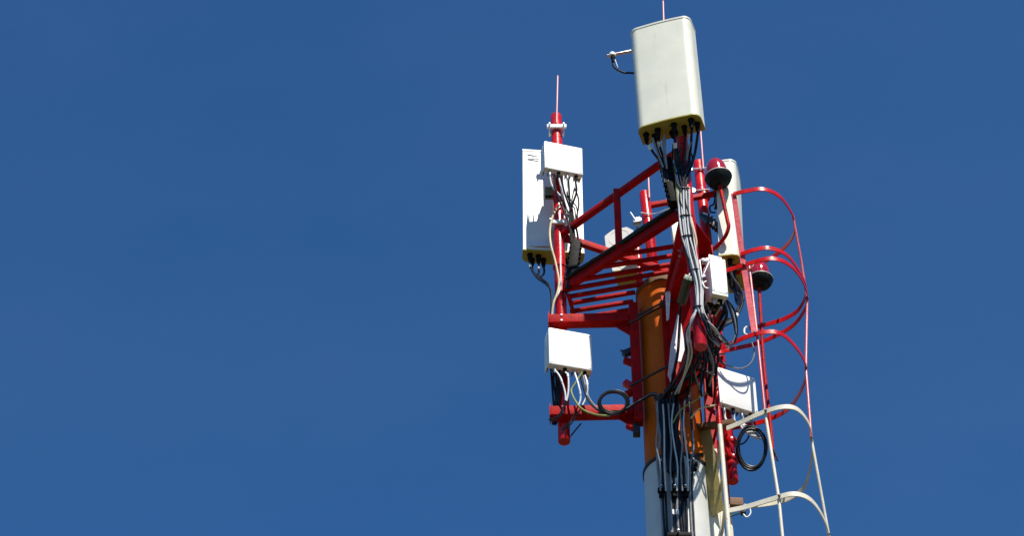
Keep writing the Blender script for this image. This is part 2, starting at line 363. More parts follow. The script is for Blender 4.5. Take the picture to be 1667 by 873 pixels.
# ------------------------------------------------------------------ masts
def ubolt(p, r, m, parent, side=-1, w=.17, h=.042):
    """white channel across the pipe, with a U-bolt round it"""
    c = bar('clamp_channel', p + Vector((-w / 2, side * (r + .012), 0)), p + Vector((w / 2, side * (r + .012), 0)), .022, h, BRACKET, parent, .004)
    for s in (-1, 1):
        x = s * (r + .014)
        tube('clamp_bolt', [p + Vector((x, side * (r + .05), .004 + s * .0)), p + Vector((x, -side * (r + .012), .004))], .007, STEEL, c, 8)
    tube('clamp_bow', [p + Vector((-(r + .014), -side * (r + .01) * .3, .004)), p + Vector((-r * .7, -side * (r + .012), .004)), p + Vector((r * .7, -side * (r + .012), .004)), p + Vector((r + .014, -side * (r + .01) * .3, .004))], .007, STEEL, c, 8, 4)
def mast(name, p, q, r, label, group='antenna mounting pipes', rod=None):
    t = thing(name, q if q.z < p.z else p, label, 'pipe', group)
    pi = lathe('pipe', q, p - q, [(0, r * .96), (.004, r), ((p - q).length - .012, r), ((p - q).length - .002, r * .9), ((p - q).length, r * .6)], RED, t, 24)
    if rod:
        rd = lathe('lightning_rod', rod[0], rod[1] - rod[0], [(0, .009), ((rod[1] - rod[0]).length * .35, .0085), ((rod[1] - rod[0]).length - .02, .0075), ((rod[1] - rod[0]).length, .002)], ROD, t, 10)
    return t
mA = mast('antenna_mast', V(905.5, 188), V(918.5, 720), .0475, 'red mounting pipe at the left corner of the platform, standing clear of the pole', rod=(V(906, 200, -.055), V(908, 122, -.055)))
ubolt(V(906, 214), .0475, BRACKET, mA); ubolt(V(908, 370), .0475, BRACKET, mA, w=.13)
lathe('pipe_collar', V(911, 437), UPZ, [(0, .049), (0, .056), (.03, .056), (.03, .049)], RED, mA, 20)
mB = mast('antenna_mast', V(1094, 55, -1.0), V(1141, 566, -1.0), .048, 'red mounting pipe below the big front panel antenna', rod=(V(1082, 90, -.95), V(1079.5, 0, -.95)))
mD = mast('antenna_mast', V(1137, 264, .512), V(1193, 785, .512), .046, 'red mounting pipe at the ladder side, behind the upper warning light', rod=(V(1145, 275, .46), V(1140, 205, .46)))
for (y, x) in ((283, 1139), (318, 1144)):
    p = V(x, y, .512); tube('pipe_clamp', [p + Vector((-.11, -.05, 0)), p + Vector((.06, -.06, .01))], .008, STEEL, mD, 8)
    lathe('clamp_eye', p + Vector((-.095, -.055, .0)), Vector((0, 1, 0)), [(-.01, .022), (-.01, .03), (.01, .03), (.01, .022)], STEEL, mD, 12)
lathe('pipe_collar', V(1145, 318, .512), UPZ, [(-.05, .05), (-.04, .06), (.02, .06), (.03, .05)], RED, mD, 20)
lathe('pipe_collar', V(1193, 750, .512), UPZ, [(-.02, .05), (-.01, .056), (.02, .056), (.03, .05)], RED, mD, 20)
lathe('pipe_collar', V(1190, 722, .512), UPZ, [(-.02, .05), (-.01, .054), (.02, .054), (.03, .05)], RED, mD, 20)
mC = mast('antenna_mast', V(1049, 314, .33), V(1063, 430, .33), .045, 'short red mounting pipe behind the platform carrying the small square link radio', rod=(V(1057, 322, .28), V(1055.5, 287, .28)))
p = V(1054, 356, .33); tube('wire_tie', [p + Vector((-.06, -.06, .01)), p + Vector((.05, -.055, 0)), p + Vector((.2, -.1, .03))], .006, STEEL, mC, 8, 4)
mE = mast('antenna_mast', V(1038, 405, .36), V(1050, 600, .36), .030, 'thin pink-red pipe seen under the grating behind the pole top')

# ------------------------------------------------------------------ panel antennas
def panel(name, tl, th, w, d, h, near_round, tilt, label, m, connectors, dirs=None):
    """tl = world point of the camera-side top-left corner; th = heading of the width; rounded radome on the near or far side"""
    u = Vector((math.cos(th), math.sin(th), 0)); v = Vector((-math.sin(th), math.cos(th), 0))
    fr = -v if near_round else v
    zz = (UPZ * math.cos(tilt) + fr * math.sin(tilt)).normalized(); vv = u.cross(zz) * -1
    vv = zz.cross(u)
    base = tl - zz * h
    # cross-section in (u, v): flat back, rounded front
    rc = min(d * .7, w * .135); sec = []
    N = 9
    pts = [(0, 0), (w, 0)]
    for k in range(N + 1):
        a = math.pi / 2 * k / N; pts.append((w - rc * (1 - math.cos(a)), d - rc + rc * math.sin(a)))
    for k in range(1, 8):                                                # gently bowed front
        s = k / 8; x = (w - rc) + (2 * rc - w) * s; pts.append((x, d + .007 * math.sin(math.pi * s)))
    for k in range(N + 1):
        a = math.pi / 2 * k / N; pts.append((rc - rc * math.sin(a), d - rc + rc * math.cos(a)))
    if near_round: pts = [(x, d - y) for x, y in pts]
    def at(x, y, z): return base + u * x + vv * y + zz * z
    def prism(z0, z1, g):
        cx, cy = w / 2, d / 2; q = [(cx + (x - cx) * (1 + g / (w / 2)), cy + (y - cy) * (1 + g / (d / 2))) for x, y in pts]
        n = len(q); vs = [at(x, y, z0) for x, y in q] + [at(x, y, z1) for x, y in q]
        return vs, [tuple(range(n)), tuple(range(2 * n - 1, n - 1, -1))] + [(i, (i + 1) % n, n + (i + 1) % n, n + i) for i in range(n)]
    t = thing(name, base + u * w / 2 + vv * d / 2, label, 'antenna', 'sector panel antennas')
    link('radome', *prism(.013, h - .018, 0), m, t, smooth=True)
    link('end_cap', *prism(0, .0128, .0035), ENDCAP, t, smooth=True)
    link('end_cap', *prism(h - .0178, h, .0035), m, t, smooth=True)
    ends = []
    for (cx, cy, r, L) in connectors:
        c = at(w * cx, d * cy, 0)
        k = lathe('connector', c, -zz, [(-.004, r * 1.25), (.012, r * 1.25), (.014, r), (L * .6, r), (L, r * .62)], RUBBER, t, 12)
        ends.append(c - zz * L)
    for (cx, cy) in ((.12, .3), (.3, .6), (.5, .3), (.7, .65), (.9, .4), (.2, .75), (.85, .2)):
        c = at(w * cx, d * cy, 0); lathe('screw', c, -zz, [(-.002, .007), (.004, .007), (.005, .003)], DARK, t, 8)
    return t, at, ends
# left antenna, seen from behind
ant1, at1, e1 = panel('panel_antenna', V(851, 243, .17), math.radians(5), .515, .145, 1.255, False, 0.0,
    'white panel antenna behind the left mounting pipe, its flat back towards the viewer', RADOMEW,
    [(.12, .35, .02, .08), (.26, .42, .02, .085), (.35, .7, .02, .085), (.17, .75, .018, .07), (.80, .35, .02, .08), (.72, .7, .02, .08), (.9, .6, .018, .07)])
for (z, wd) in ((.955, .10), (.985, .10)):
    pass
def on1(x, z, w, h, m, name, th=.004): return obox(name, at1(x, -.0005 - th, z), Vector((w, 0, 0)), Vector((0, th, 0)), UPZ * h, m, ant1)
on1(.04, 1.185, .10, .006, INK, 'slot'); on1(.04, 1.125, .10, .008, INK, 'slot'); on1(.085, 1.135, .008, .014, INK, 'slot'); on1(.085, 1.163, .007, .012, INK, 'slot')
on1(.045, .045, .175, .062, PRINT, 'label_plate', .005)
on1(.087, .07, .016, .022, INKB, 'logo', .0065); on1(.093, .06, .006, .012, INKB, 'logo', .0068)
for i, (x, w) in enumerate(((.115, .02), (.138, .03), (.171, .022))): on1(x, .08, w, .012, INK, 'print_line', .0065)
on1(.115, .062, .07, .006, INK, 'print_line', .0064)
# clamps to the pipe
for y in (262, 372):
    p = V(908, y, .06); obox('antenna_bracket', p + Vector((-.06, 0, -.02)), Vector((.12, 0, 0)), Vector((0, .105, 0)), UPZ * .05, STEEL, ant1, .004)
# big front antenna
ant2, at2, e2 = panel('panel_antenna', V(1024, 48, -1.30), math.radians(-18.5), .512, .20, 1.145, True, math.radians(4.0),
    'large pale grey panel antenna at the very top, rounded front facing the viewer', RADOME,
    [(.10, .45, .021, .10), (.22, .62, .019, .10), (.30, .35, .021, .10), (.52, .72, .03, .06), (.57, .28, .021, .11), (.71, .55, .019, .10), (.85, .25, .021, .10), (.92, .55, .02, .10)])
for zf in (.12, .80):
    p = at2(.30, .21, 1.145 * zf); obox('antenna_bracket', p, Vector((.09, 0, 0)), Vector((0, .16, 0)), UPZ * .05, STEEL, ant2, .004)
# right antenna, edge-on
ant3, at3, e3 = panel('panel_antenna', V(1197, 258, .30), math.radians(79), .46, .175, 1.19, True, math.radians(2.0),
    'pale panel antenna seen edge-on beyond the upper warning light', RADOME,
    [(.12, .5, .02, .08), (.3, .35, .02, .08), (.45, .65, .02, .08), (.65, .45, .02, .08), (.85, .5, .02, .08)])
for y in (368, 402):
    p = V(1157, y, .512); obox('antenna_bracket', p + Vector((.04, -.02, -.02)), Vector((.09, 0, 0)), Vector((0, .06, 0)), UPZ * .04, STEEL, ant3, .004)
ck0, ck1 = V(1142, 350, .40), V(1172, 374, .38)
bar('clamp_jaw', ck0, ck1, .06, .05, DARK, ant3, .006)
for k in range(5):
    q = ck0 + (ck1 - ck0) * (.35 + .15 * k); bar('clamp_tooth', q + Vector((-.01, -.01, -.05)), q + Vector((.012, -.01, .052 - .008 * k)), .016, .05, DARK, ant3, .003, up=Vector((0, 1, 0)))
for k in (0, 1): bar('clamp_strip', ck0 + Vector((.01 + .05 * k, -.034, -.01 - .04 * k)), ck0 + Vector((.075 + .05 * k, -.034, -.05 - .04 * k)), .006, .014, BRACKET, ant3, .001)

# ------------------------------------------------------------------ radio units
def radio(tl, deg, w, d, h, label, fins=9, conns=4, name='radio_unit', m=CASE, finm=FIN, handle=False, group='remote radio units'):
    th = math.radians(deg); u = Vector((math.cos(th), math.sin(th), 0)); v = Vector((-math.sin(th), math.cos(th), 0))
    b = tl - UPZ * h
    t = thing(name, b + u * w / 2 + v * d / 2, label, 'radio unit', group)
    dc = d * .45
    obox('case', b, u * w, v * dc, UPZ * h, m, t, .009)
    obox('side_panel', b + v * (dc + .001) + UPZ * .012, u * .006, v * (d - dc), UPZ * (h - .02), m, t, .002)
    obox('side_panel', b + v * (dc + .001) + u * (w - .006) + UPZ * .012, u * .006, v * (d - dc), UPZ * (h - .02), m, t, .002)
    for i in range(fins):
        x = .012 + (w - .03) * i / (fins - 1); obox('cooling_fin', b + u * x + v * (dc + .002) + UPZ * .02, u * .006, v * (d - dc - .01), UPZ * (h - .03), finm, t)
    ends = []
    for i in range(conns):
        c = b + u * (w * (i + .7) / (conns + .4)) + v * dc * .55
        lathe('connector', c, -UPZ, [(-.003, .016), (.014, .016), (.016, .012), (.045, .012), (.06, .008)], RUBBER if i % 2 else STEEL, t, 10); ends.append(c - UPZ * .055)
    for (x, z) in ((.03, .03), (.97, .03), (.03, .97), (.97, .97)):
        c = b + u * (w * x) + UPZ * (h * z); lathe('bolt', c + v * .004 + u * ((.5 - x) * .02) + UPZ * ((.5 - z) * .02), -v, [(0, .007), (.007, .007), (.008, .004)], STEEL, t, 8)
    if handle:
        hp = tl + v * .05; P = [hp + u * .02, hp + u * .02 + UPZ * .055, hp + u * (w - .02) + UPZ * .055, hp + u * (w - .02)]
        for k in range(3): bar('handle', P[k] if k != 1 else P[k] - u * .007, P[k + 1] if k != 1 else P[k + 1] + u * .007, .014, .014, STEEL, t, .002, up=Vector((0, 1, 0)) if k != 1 else UPZ)
    return t, ends, b, u, v
r1, q1, *_ = radio(V(886, 229, -.24), 14.6, .338, .125, .335, 'white radio unit clamped near the top of the left pipe, over the panel antenna')
r2, q2, *_ = radio(V(893, 533, -.26), 14, .352, .14, .385, 'white radio unit on the left pipe just under the platform arm')
r3, q3, r3b, r3u, r3v = radio(V(1155.4, 417, -1.12), 17, .128, .27, .375, 'narrow white radio unit with a top handle, right of the grey cable bunch', fins=5, conns=2, handle=True)
r4, q4, *_ = radio(V(1167, 597, .33), 24, .35, .13, .385, 'white radio unit inside the ladder cage, striped by cage shadows')
for (rr, y, x) in ((r1, 262, 907), (r2, 560, 914)):
    p = V(x, y, -.04); obox('mount_bracket', p + Vector((-.05, -.11, -.03)), Vector((.1, 0, 0)), Vector((0, .12, 0)), UPZ * .05, STEEL, rr, .004)
p = V(1183, 640, .40); obox('mount_bracket', p + Vector((-.03, -.02, -.03)), Vector((.08, 0, 0)), Vector((0, .08, 0)), UPZ * .05, STEEL, r4, .004)
p = V(1137, 440, -1.0)
for k, z in enumerate((.08, -.10)): obox('mount_bracket', p + Vector((.03, -.02, z)), Vector((.10, 0, 0)), Vector((0, .04, 0)), UPZ * .03, STEEL, r3, .003)
# thin wire bracket frame beside the narrow radio
for k, (a, b) in enumerate((((1139, 424), (1155, 420)), ((1139, 424), (1143, 453)), ((1143, 453), (1155, 425)), ((1144, 461), (1150, 458)), ((1144, 461), (1147, 468)), ((1147, 468), (1153, 470)))):
    bar('bracket_strut', V(*a, -1.10), V(*b, -1.10), .008, .008, BRACKET, r3, .001)
for i in range(6):
    c = r3b + r3u * (.025 + .045 * (i % 2)) + r3v * (.06 + .07 * (i // 2)) - UPZ * .002
    obox('vent', c, r3u * .03, r3v * .035, -UPZ * .003, RUBBER, r3)
obox('bottom_lip', r3b + r3v * .003 - UPZ * .022, r3u * .126, r3v * .04, UPZ * .0215, RADOME, r3, .003)
# black finned units
def black_unit(c0, c1, w, d, label, m=RUBBER, fins=6, name='finned_unit', grp=None):
    t = thing(name, c1, label, 'radio unit', grp)
    bar('housing', c0, c1, w, d, m, t, .006, up=Vector((0, 1, 0)))
    L = c1 - c0; s = L.cross(Vector((0, 1, 0))).normalized()
    for i in range(fins):
        p = c0 + L * ((i + .5) / fins); bar('cooling_fin', p - s * (w / 2 + .012), p + s * (w / 2 + .012), .012, d * .8, m, t, .002, up=Vector((0, 1, 0)))
    return t
black_unit(V(1083, 262, -1.02), V(1100, 334, -1.02), .085, .10, 'black finned unit hanging left of the pipe under the big front antenna', fins=9)
black_unit(V(938, 396, -.10), V(930, 458, -.10), .075, .10, 'black finned unit beside the left pipe at the platform corner', fins=8)
black_unit(V(1121, 452, -1.08), V(1110, 492, -.80), .05, .07, 'small grey-green finned unit left of the grey cable bunch', m=GREEN, fins=8)

# ------------------------------------------------------------------ small square link radios
def link_radio(tl, deg, s, h, label, sh=True):
    th = math.radians(deg); u = Vector((math.cos(th), math.sin(th), 0)); v = Vector((-math.sin(th), math.cos(th), 0)); b = tl - UPZ * h
    t = thing('link_radio', b + u * s / 2 + v * .05, label, 'radio unit', 'small link radios')
    oc = [(.008, 0), (s - .008, 0), (s, .008), (s, h - .055), (s - .055, h), (.075, h), (.012, h - .045), (0, h - .06)]
    vs = [b + u * x + UPZ * z for x, z in oc] + [b + u * x + UPZ * z + v * .09 for x, z in oc]; n = 8
    link('housing', vs, [tuple(range(n)), tuple(range(2 * n - 1, n - 1, -1))] + [(i, (i + 1) % n, n + (i + 1) % n, n + i) for i in range(n)], RADOMEW, t)
    c = b + u * s / 2 + UPZ * h / 2
    lathe('cover_ring', c + v * .001, -v, [(0, h * .42), (.003, h * .42), (.003, h * .40), (0, h * .40)], RADOME, t, 24)
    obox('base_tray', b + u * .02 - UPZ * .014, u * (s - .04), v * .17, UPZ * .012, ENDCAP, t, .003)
    obox('back_box', b + u * .05 + v * .092, u * (s - .1), v * .08, UPZ * (h - .06), RADOME, t, .006)
    return t
lr1 = link_radio(V(984, 377, .24), -16, .25, .215, 'pale square link radio with clipped corners, seen through the left handrail')
lr2 = link_radio(V(995, 424, .30), -12, .215, .13, 'pale link radio partly hidden by the platform grating bars')
tube('support_arm', [V(1026, 396, .33), V(1052, 392, .33)], .014, STEEL, lr1, 10)
tube('support_arm', [V(1030, 436, .36), V(1044, 438, .36)], .014, STEEL, lr2, 10)
gb_ = thing('junction_box', V(1097, 396, .2), 'flat pale grey box glimpsed behind the grey cable bunch', 'box')
obox('housing', V(1097, 396, .2), Vector((.06, 0, 0)), Vector((0, .08, 0)), Vector((-.012, 0, .26)), RADOME, gb_, .006)
obox('back_plate', V(1098, 397, .29), Vector((.06, 0, 0)), Vector((0, .006, 0)), Vector((-.012, 0, .28)), STEEL, gb_)
# small aerial on the short pipe
sa = thing('small_aerial', V(1036, 356, .30), 'small grey bolt-on aerial stub on the short rear pipe', 'antenna')
tube('stub', [V(1026, 346, .28), V(1034, 358, .29)], .008, STEEL, sa, 8)
obox('clamp_block', V(1031, 362, .29), Vector((.07, 0, .02)), Vector((0, .05, 0)), UPZ * .055, STEEL, sa, .005)
obox('clamp_block', V(1037, 385, .30), Vector((.05, 0, .0)), Vector((0, .06, 0)), UPZ * .13, RUBBER, sa, .006)

# ------------------------------------------------------------------ satellite timing antenna left of the big panel
gp = thing('timing_antenna', V(997, 98, -1.12), 'small white mushroom antenna on a thin bracket left of the big front antenna', 'antenna')
bar('bracket_arm', V(988, 91, -1.12), V(1034, 82, -1.12), .03, .006, STEEL, gp, .001)
lathe('dome', V(997, 91, -1.135), UPZ, [(.0, .026), (.012, .028), (.03, .025), (.042, .016), (.048, .004)], CASE, gp, 18)
lathe('connector', V(997.5, 92, -1.135), -UPZ, [(0, .018), (.02, .018), (.025, .013), (.07, .012), (.075, .008)], RUBBER, gp, 12)
bar('cable_tag', V(1001, 97, -1.14), V(1006, 110, -1.14), .012, .004, TAPE, gp, .001)

# ------------------------------------------------------------------ obstruction lights
def warning_light(c, axis, R, label, stem, sm):
    t = thing('warning_light', c, label, 'lamp', 'red aircraft warning lights')
    k = R / .115
    lathe('base_bowl', c, axis, [(-.085 * k, .03 * k), (-.08 * k, .05 * k), (-.06 * k, .060 * k), (-.055 * k, .088 * k), (-.03 * k, .105 * k), (0, .115 * k), (.004 * k, .112 * k)], LAMPB, t, 32)
    lathe('rim', c, axis, [(.0045 * k, .10 * k), (.0045 * k, .1185 * k), (.014 * k, .1185 * k), (.016 * k, .10 * k)], LAMPR, t, 32)
    lathe('lens_dome', c, axis, [(.0165 * k, .090 * k), (.08 * k, .089 * k), (.13 * k, .083 * k), (.17 * k, .070 * k), (.20 * k, .050 * k), (.215 * k, .026 * k), (.22 * k, .006 * k)], LENS, t, 28)
    for i in range(6):
        w = i * math.pi / 3 + .3; a = axis.normalized(); o = a.orthogonal().normalized(); q = a.cross(o)
        lathe('rim_bolt', c + (o * math.cos(w) + q * math.sin(w)) * .106 * k + a * .0145 * k, a, [(-.03 * k, .007), (.01, .007), (.012, .004)], DARK, t, 8)
    tube('stem', stem, .0165 if sm else .014, REDM, t, 12, 6)
    return t
ax1 = Vector((-.10, -.03, 1))
warning_light(V(1169.5, 290, .22), ax1, .118, 'red domed warning light on a bent stem, level with the top of the edge-on antenna',
    [V(1172, 303, .22), V(1178, 330, .22), V(1184, 358, .22), V(1186, 370, .23), V(1180, 386, .27), V(1168, 400, .34), V(1158, 408, .44)], True)
warning_light(V(1238, 457, .22), Vector((.02, -.02, 1)), .105, 'red domed warning light inside the ladder cage, lower than the other one',
    [V(1236, 470, .22), V(1238, 510, .22), V(1244, 600, .22), V(1254, 690, .22), V(1259, 750, .22)], False)

# ------------------------------------------------------------------ ladder with safety cage
lad = thing('caged_ladder', (AX.x + .38, AX.y - .1, 0), 'steel ladder with round safety cage, red above and cream below, right of the pole', 'ladder')
ZB = -1.735                                              # where the paint changes
def two_tone(name, pts_fn, z0, z1, r, n=12):
    a, b, c = pts_fn(z0), pts_fn(ZB), pts_fn(z1)
    tube(name, [a, b], r, CREAM, lad, n); tube(name, [b + (c - b) * .0005, c], r, RED, lad, n)
def lin(p, q):
    def f(z):
        zz = AX.z + z; t = (zz - p.z) / (q.z - p.z); return p + (q - p) * t
    return f
nr = lin(V(1187, 873, -.35), V(1160.5, 560, -.35)); mr_ = lambda z: nr(z) + Vector((-.0, .42, 0)); fr_ = lin(V(1190, 873, .56), V(1164, 600, .56))
def vert(f):                                             # keep plumb below the picture
    lo = f(-3.2)
    return lambda z: f(z) if z > -3.2 else Vector((lo.x, lo.y, AX.z + z))
nr = vert(nr); fr2 = vert(fr_)
def rail2(f, top, r, name='rail'):
    a = f(-AX.z + .02); k = f(-3.2); b = f(ZB); c = f(top)
    tube(name, [a, k, b], r, CREAM, lad, 14); tube(name, [b + (c - b) * .001, c], r, RED, lad, 14)
rail2(nr, -.10, .018); rail2(lambda z: nr(z) + Vector((0, .42, 0)), -.10, .018); rail2(fr2, .30, .021)
for i in range(52):
    z = -14.9 + i * .29
    if z > -.2: break
    p = nr(z); tube('rung', [p + Vector((0, .012, 0)), p + Vector((0, .408, 0))], .011, CREAM if z < ZB else RED, lad, 8)
for i in range(0, 48, 3):
    z = -14.2 + i * .29; p = nr(z) + Vector((0, .44, 0)); q = fr2(z); bar('rail_tie', p, q + Vector((0, -.02, 0)), .012, .03, CREAM if z < ZB else RED, lad, .002)
hoop_plan = [(.362, -.365), (.42, -.405), (.60, -.50), (.78, -.555), (.92, -.50), (1.02, -.34), (1.075, -.07), (1.06, .16), (.98, .34), (.83, .46), (.66, .525), (.48, .57)]
def hoop(z, m, px=None, wd=.042, plan=None, dx=0.0):
    if px: pts = [Zp(x, y, AX.z + z) for x, y in px]
    else: pts = [rel(x + dx, y, z) for x, y in (plan or hoop_plan)]
    return strap('cage_hoop', pts, wd, .008, m, lad, 8)
za = .70
zH = [V(1175, 440, -.35).z - AX.z, V(1170, 567, -.35).z - AX.z, V(1183, 698, -.35).z - AX.z, V(1182, 833, -.35).z - AX.z]
hoop(zH[0], RED, [(1154, 448), (1185, 440), (1220, 429), (1255, 421), (1283, 430), (1304, 453), (1315, 487), (1304, 515), (1283, 536), (1240, 557), (1205, 566), (1172, 573)])
hoop(zH[0] + .13, RED, [(1206, 414), (1228, 407), (1252, 404), (1280, 415), (1302, 443), (1313, 472), (1302, 502), (1280, 518), (1250, 528), (1220, 535)])
hoop(zH[0] + .80, RED, [(1194, 316), (1215, 311), (1243, 308), (1268, 319), (1285, 340), (1294, 362), (1290, 386), (1272, 408), (1250, 423), (1222, 437), (1195, 446)])
hoop(zH[1], RED, [(1168, 568), (1190, 560), (1215, 549), (1245, 541), (1272, 544), (1296, 566), (1311, 592), (1312, 615), (1302, 640), (1282, 667), (1250, 684), (1215, 693), (1178, 700)])
hoop(zH[2], CREAM, [(1183, 698), (1205, 689), (1235, 675), (1268, 664), (1294, 665), (1312, 682), (1321, 706), (1322, 740), (1313, 785), (1296, 806), (1268, 818), (1230, 824), (1186, 828)])
W2 = [(1183, 833), (1215, 826), (1255, 814), (1290, 805), (1316, 812), (1335, 834), (1348, 866), (1350, 905), (1336, 945), (1300, 965), (1245, 972), (1195, 975)]
hoop(zH[3], CREAM, W2)
for k in (1, 2): strap('cage_hoop', [Zp(x, y, AX.z + zH[3]) + Vector((0, 0, -.83 * k)) for x, y in W2], .042, .008, CREAM, lad, 8)
# vertical cage straps
def vstrap(pts, wd, th, m, yaw):
    d = Vector((math.cos(yaw), math.sin(yaw), 0)); n = Vector((-d.y, d.x, 0)); vs, fs = [], []
    for p in pts:
        for (x, y) in ((-1, -1), (1, -1), (1, 1), (-1, 1)): vs.append(p + d * (x * wd / 2) + n * (y * th / 2))
    for i in range(len(pts) - 1):
        for k in range(4): fs.append((i * 4 + k, i * 4 + (k + 1) % 4, i * 4 + 4 + (k + 1) % 4, i * 4 + 4 + k))
    k = len(pts) * 4; fs += [(3, 2, 1, 0), (k - 4, k - 3, k - 2, k - 1)]
    return link('cage_strap', vs, fs, m, lad, smooth=True)
zz = lambda i: AX.z + zH[i]
f1 = [Zp(1194, 315, AX.z + zH[0] + .82), Zp(1211, 433, zz(0)), Zp(1229, 544, zz(1)), Zp(1246, 671, zz(2)), Zp(1268, 810, zz(3))]
def sub(a, b, t): return a + (b - a) * t
vstrap([f1[0], sub(f1[0], f1[1], .6), f1[1] + Vector((0, .01, 0)), f1[2] + Vector((0, .012, 0))], .044, .008, PINK, -.25)
tube('cage_strap', [f1[1] + Vector((.045, .016, .02)), f1[2] + Vector((.02, .02, 0)), sub(f1[2], f1[3], .95) + Vector((0, .016, 0))], .0105, PINK, lad, 10)
tube('cage_strap', [sub(f1[2], f1[3], .955) + Vector((0, .016, 0)), f1[3] + Vector((0, .016, 0)), f1[4] + Vector((0, .016, 0)), f1[4] + Vector((0.0, .016, -1.66))], .0125, CREAM, lad, 10)
f2 = [Zp(1291, 352, AX.z + zH[0] + .82), Zp(1314, 487, zz(0)), Zp(1312, 600, zz(1)), Zp(1321, 716, zz(2)), Zp(1349, 872, zz(3))]
tube('cage_strap', [f2[0] + Vector((.0, 0, 0)), sub(f2[0], f2[1], .5) + Vector((.005, 0, 0)), f2[1], sub(f2[1], f2[2], .5), f2[2], sub(f2[2], f2[3], .98)], .0105, PINK, lad, 10)
tube('cage_strap', [sub(f2[2], f2[3], .985), f2[3], sub(f2[3], f2[4], .5), f2[4], f2[4] + Vector((0, 0, -1.66))], .0115, CREAM, lad, 10)
# bolts where the straps cross the hoops
for p in f1[1:] + f2[1:]: lathe('cage_bolt', p + Vector((0, -.012, 0)), Vector((0, -1, 0)), [(0, .011), (.012, .011), (.014, .006)], DARK, lad, 8)
# ------------------------------------------------------------------ channel beside the ladder
ch = thing('support_channel', (AX.x + .3, AX.y - .05, 0), 'upright steel channel between pole and ladder, red above, cream below with the web toned yellow for shade', 'channel')
cf = vert(lin(V(1160, 873, -.05), V(1150, 620, -.05)))
def channel(z0, z1, m1, m2):
    def sec(f, dx0, dx1, dy0, dy1, m, nm):
        vs = []
        zs = [z0, -3.2, z1] if z0 < -3.2 < z1 else [z0, z1]
        for z in zs:
            c = f(z); vs += [c + Vector((dx0, dy0, 0)), c + Vector((dx1, dy0, 0)), c + Vector((dx1, dy1, 0)), c + Vector((dx0, dy1, 0))]
        fs = [(3, 2, 1, 0)]
        for i in range(len(zs) - 1): fs += [(i * 4 + k, i * 4 + (k + 1) % 4, i * 4 + 4 + (k + 1) % 4, i * 4 + 4 + k) for k in range(4)]
        n = len(vs); fs.append((n - 4, n - 3, n - 2, n - 1)); link(nm, vs, fs, m, ch)
    sec(cf, -.02, .055, -.05, -.042, m1, 'flange'); sec(cf, -.022, -.0145, -.0415, .06, m2, 'web'); sec(cf, -.02, .055, .0605, .068, m1, 'flange')
channel(-AX.z + .02, ZB - .02, CREAM, YELLOW); channel(ZB - .019, -.12, REDM, RED)
obox('gusset_plate', V(1134, 700, -.10), Vector((.095, -.085, 0)), Vector((0, .006, 0)), Vector((.06, 0, -.86)), YELLOW, ch, .003)
bar('cross_bracket', V(1132, 697, -.12), V(1196, 689, -.30), .05, .045, RUST, ch, .004)
bar('cross_bracket', V(1120, 745, -.24), V(1142, 742, -.10), .04, .03, DARK, ch, .003)
for i in range(12):
    p = cf(-14 + i * 1.1); bar('pole_tie', p + Vector((-.02, .07, 0)), p + Vector((-.14, .12, 0)), .03, .03, CREAM, ch, .002)
# rusty block on the far rail
rb = thing('rusty_block', V(1200, 822, .45), 'small rusty steel block on the ladder below the red pipe end', 'bracket')
obox('block', V(1189, 822, .45), Vector((.105, .02, .012)), Vector((0, .07, 0)), UPZ * .075, RUST, rb, .006)
obox('clamp_block', V(1206, 834, .43), Vector((.04, .0, 0)), Vector((0, .05, 0)), UPZ * .06, DARK, rb, .004)
tube('wire_hoop', [V(1212, 822, .44), V(1219, 826, .44), V(1222, 836, .44), V(1216, 843, .44), V(1210, 838, .44)], .006, BRACKET, rb, 8, 5)

# ------------------------------------------------------------------ cables
def cable(px, r, label, group, m=CABLE, tapes=(), jit=0.0, name='cable', pts=None, sub=6, sleeve=0.0, sm=None):
    P = pts or [V(x + random.uniform(-jit, jit), y + random.uniform(-jit, jit), dy) for x, y, dy in px]
    path = smooth_path(P, sub)
    vs, fs = tube_geo(path, r, 8)
    o = link(name, vs, fs, m, None, smooth=True); tag(o, label, 'cable', group)
    if sleeve:
        tube('pale_sleeve', path[:max(3, int(len(path) * sleeve))], r * 1.12, sm or TAPE, o, 8)
    for t in tapes:
        i = max(1, min(len(path) - 2, int(t * (len(path) - 1)))); a, b = path[i], path[i + 1]; d = (b - a).normalized()
        tube('tape_band', [a - d * .022, a + d * .022], r * 1.45, TAPE, o, 10)
    return o
def pxof(p):
    d = p - CP; k = d.dot(FV); return W / 2 + FPX * d.dot(RV) / k, H / 2 - FPX * d.dot(UV) / k, p.y - Y0
cable([(997.5, 103, -1.135), (999, 108, -1.135), (1006, 114, -1.13), (1016, 118, -1.12), (1026, 118.5, -1.11), (1036, 119, -1.10)], .009, 'black cable curving from the small mushroom antenna to the big front antenna', None)
ORD = ('first', 'second', 'third', 'fourth', 'fifth', 'sixth', 'seventh', 'eighth')
def orders(ends):
    r = sorted(range(len(ends)), key=lambda i: pxof(ends[i])[0]); return {i: ORD[k] for k, i in enumerate(r)}
